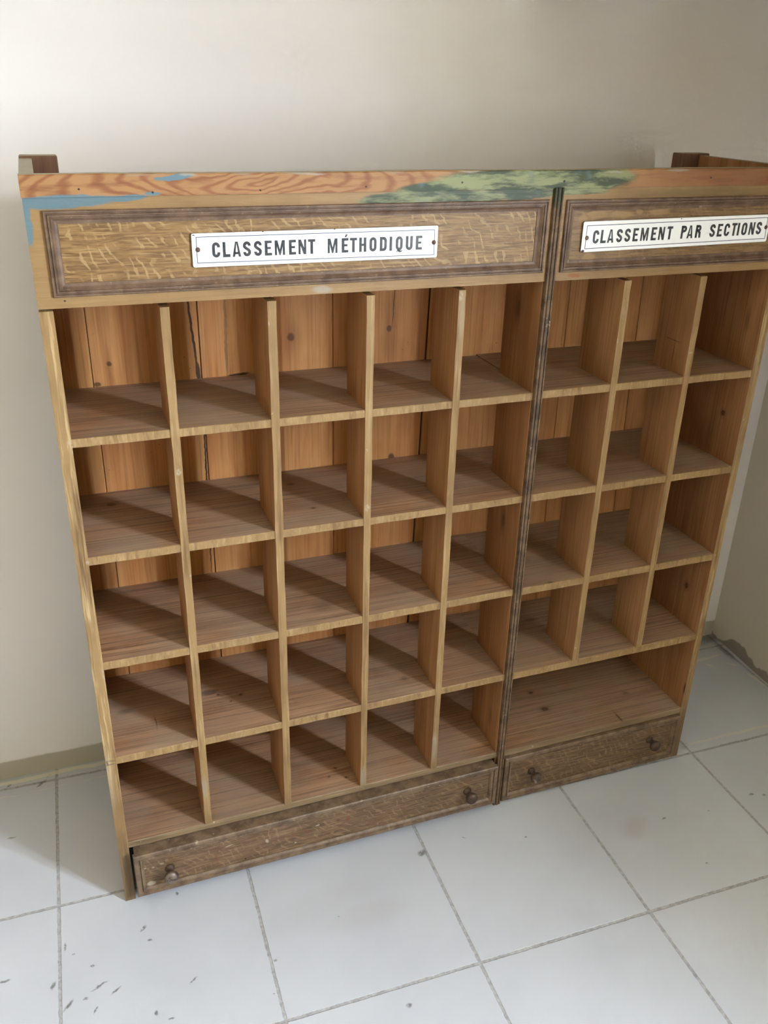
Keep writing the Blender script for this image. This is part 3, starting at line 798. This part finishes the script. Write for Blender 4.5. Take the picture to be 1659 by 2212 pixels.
# right wall with its window opening
WT0, WT1, WZ0, WZ1, WD = 2.85, 3.70, 1.35, 3.35, .24
def rbox(bm, t0, t1, z0, z1, d0, d1):
    vs = [bm.verts.new(rw(t, z, d)) for t, z, d in ((t0, z0, d0), (t1, z0, d0), (t1, z0, d1), (t0, z0, d1), (t0, z1, d0), (t1, z1, d0), (t1, z1, d1), (t0, z1, d1))]
    for idx in ((3, 2, 1, 0), (4, 5, 6, 7), (0, 1, 5, 4), (2, 3, 7, 6), (3, 0, 4, 7), (1, 2, 6, 5)): bm.faces.new([vs[i] for i in idx])
bm = bmesh.new()
TE = 6.25
rbox(bm, 0.0, WT0, 0, ZC, 0, WD); rbox(bm, WT1, TE, 0, ZC, 0, WD)
rbox(bm, WT0, WT1, 0, WZ0, 0, WD); rbox(bm, WT0, WT1, WZ1, ZC, 0, WD)
struct('wall_right', bm, mat_wallr)
# unseen soffit over the corner, added to shade the upper right wall
bm = bmesh.new(); rbox(bm, 0.0, 2.1, 2.45, ZC, -1.20, 0.0); struct('added_shade_soffit_1', bm, mat_wallo)
# window: frame, two casements, glass
mat_wframe = plain('white_window_paint', lin(236, 236, 232), .4, nz=.03)
Mg = Mat('window_glass', .0, .5)
_tr = Mg.n('ShaderNodeBsdfTransparent'); _gl = Mg.n('ShaderNodeBsdfGlossy', None, Roughness=.02)
_mx = Mg.n('ShaderNodeMixShader', None, i0=.06, i1=_tr.outputs[0], i2=_gl.outputs[0])
Mg.t.links.new(_mx.outputs[0], Mg.t.nodes['Material Output'].inputs['Surface'])
bm = bmesh.new(); f = .05; tm = (WT0 + WT1) / 2
for a in ((WT0, WT0 + f, WZ0, WZ1), (WT1 - f, WT1, WZ0, WZ1), (WT0 + f, WT1 - f, WZ0, WZ0 + f), (WT0 + f, WT1 - f, WZ1 - f, WZ1), (tm - .03, tm + .03, WZ0 + f, WZ1 - f)):
    rbox(bm, *a, WD - .10, WD - .04)
wo = struct('window_1', bm, mat_wframe)
bm = bmesh.new(); rbox(bm, WT0 + f, tm - .03, WZ0 + f, WZ1 - f, WD - .073, WD - .067); rbox(bm, tm + .03, WT1 - f, WZ0 + f, WZ1 - f, WD - .073, WD - .067)
link('window_pane', bm, Mg.m, wo)

# ------------------------------------------------------------------ light
w = bpy.data.worlds.new('sky'); sc.world = w; w.use_nodes = True
bg = w.node_tree.nodes['Background']; bg.inputs[0].default_value = (.80, .90, 1.0, 1); bg.inputs[1].default_value = 1.5
def area(name, loc, target, sx, sz, power, color):
    L = bpy.data.lights.new(name, 'AREA'); L.shape = 'RECTANGLE'; L.size = sx; L.size_y = sz; L.energy = power; L.color = color
    o = bpy.data.objects.new(name, L); col.objects.link(o); o.location = Vector(loc) * S
    o.rotation_euler = (Vector(target) - Vector(loc)).to_track_quat('-Z', 'Y').to_euler()
    return o
tc_ = (WT0 + WT1) / 2
area('window_daylight', rw(tc_, (WZ0 + WZ1) / 2, WD + .02), rw(tc_, (WZ0 + WZ1) / 2, -1), (WT1 - WT0) * S, (WZ1 - WZ0) * S, 135, (.76, .875, 1.0))

sc.view_settings.view_transform = 'Standard'; sc.view_settings.look = 'None'
sc.view_settings.exposure = 1.78; sc.view_settings.gamma = 1.0; sc.view_settings.use_curve_mapping = False
sc.cycles.use_adaptive_sampling = True; sc.cycles.adaptive_threshold = .1; sc.cycles.adaptive_min_samples = 24
sc.cycles.max_bounces = 6; sc.cycles.diffuse_bounces = 4; sc.cycles.glossy_bounces = 2; sc.cycles.caustics_refractive = False; sc.cycles.caustics_reflective = False
for o in bpy.data.objects:
    if '_abs' in o: del o['_abs']
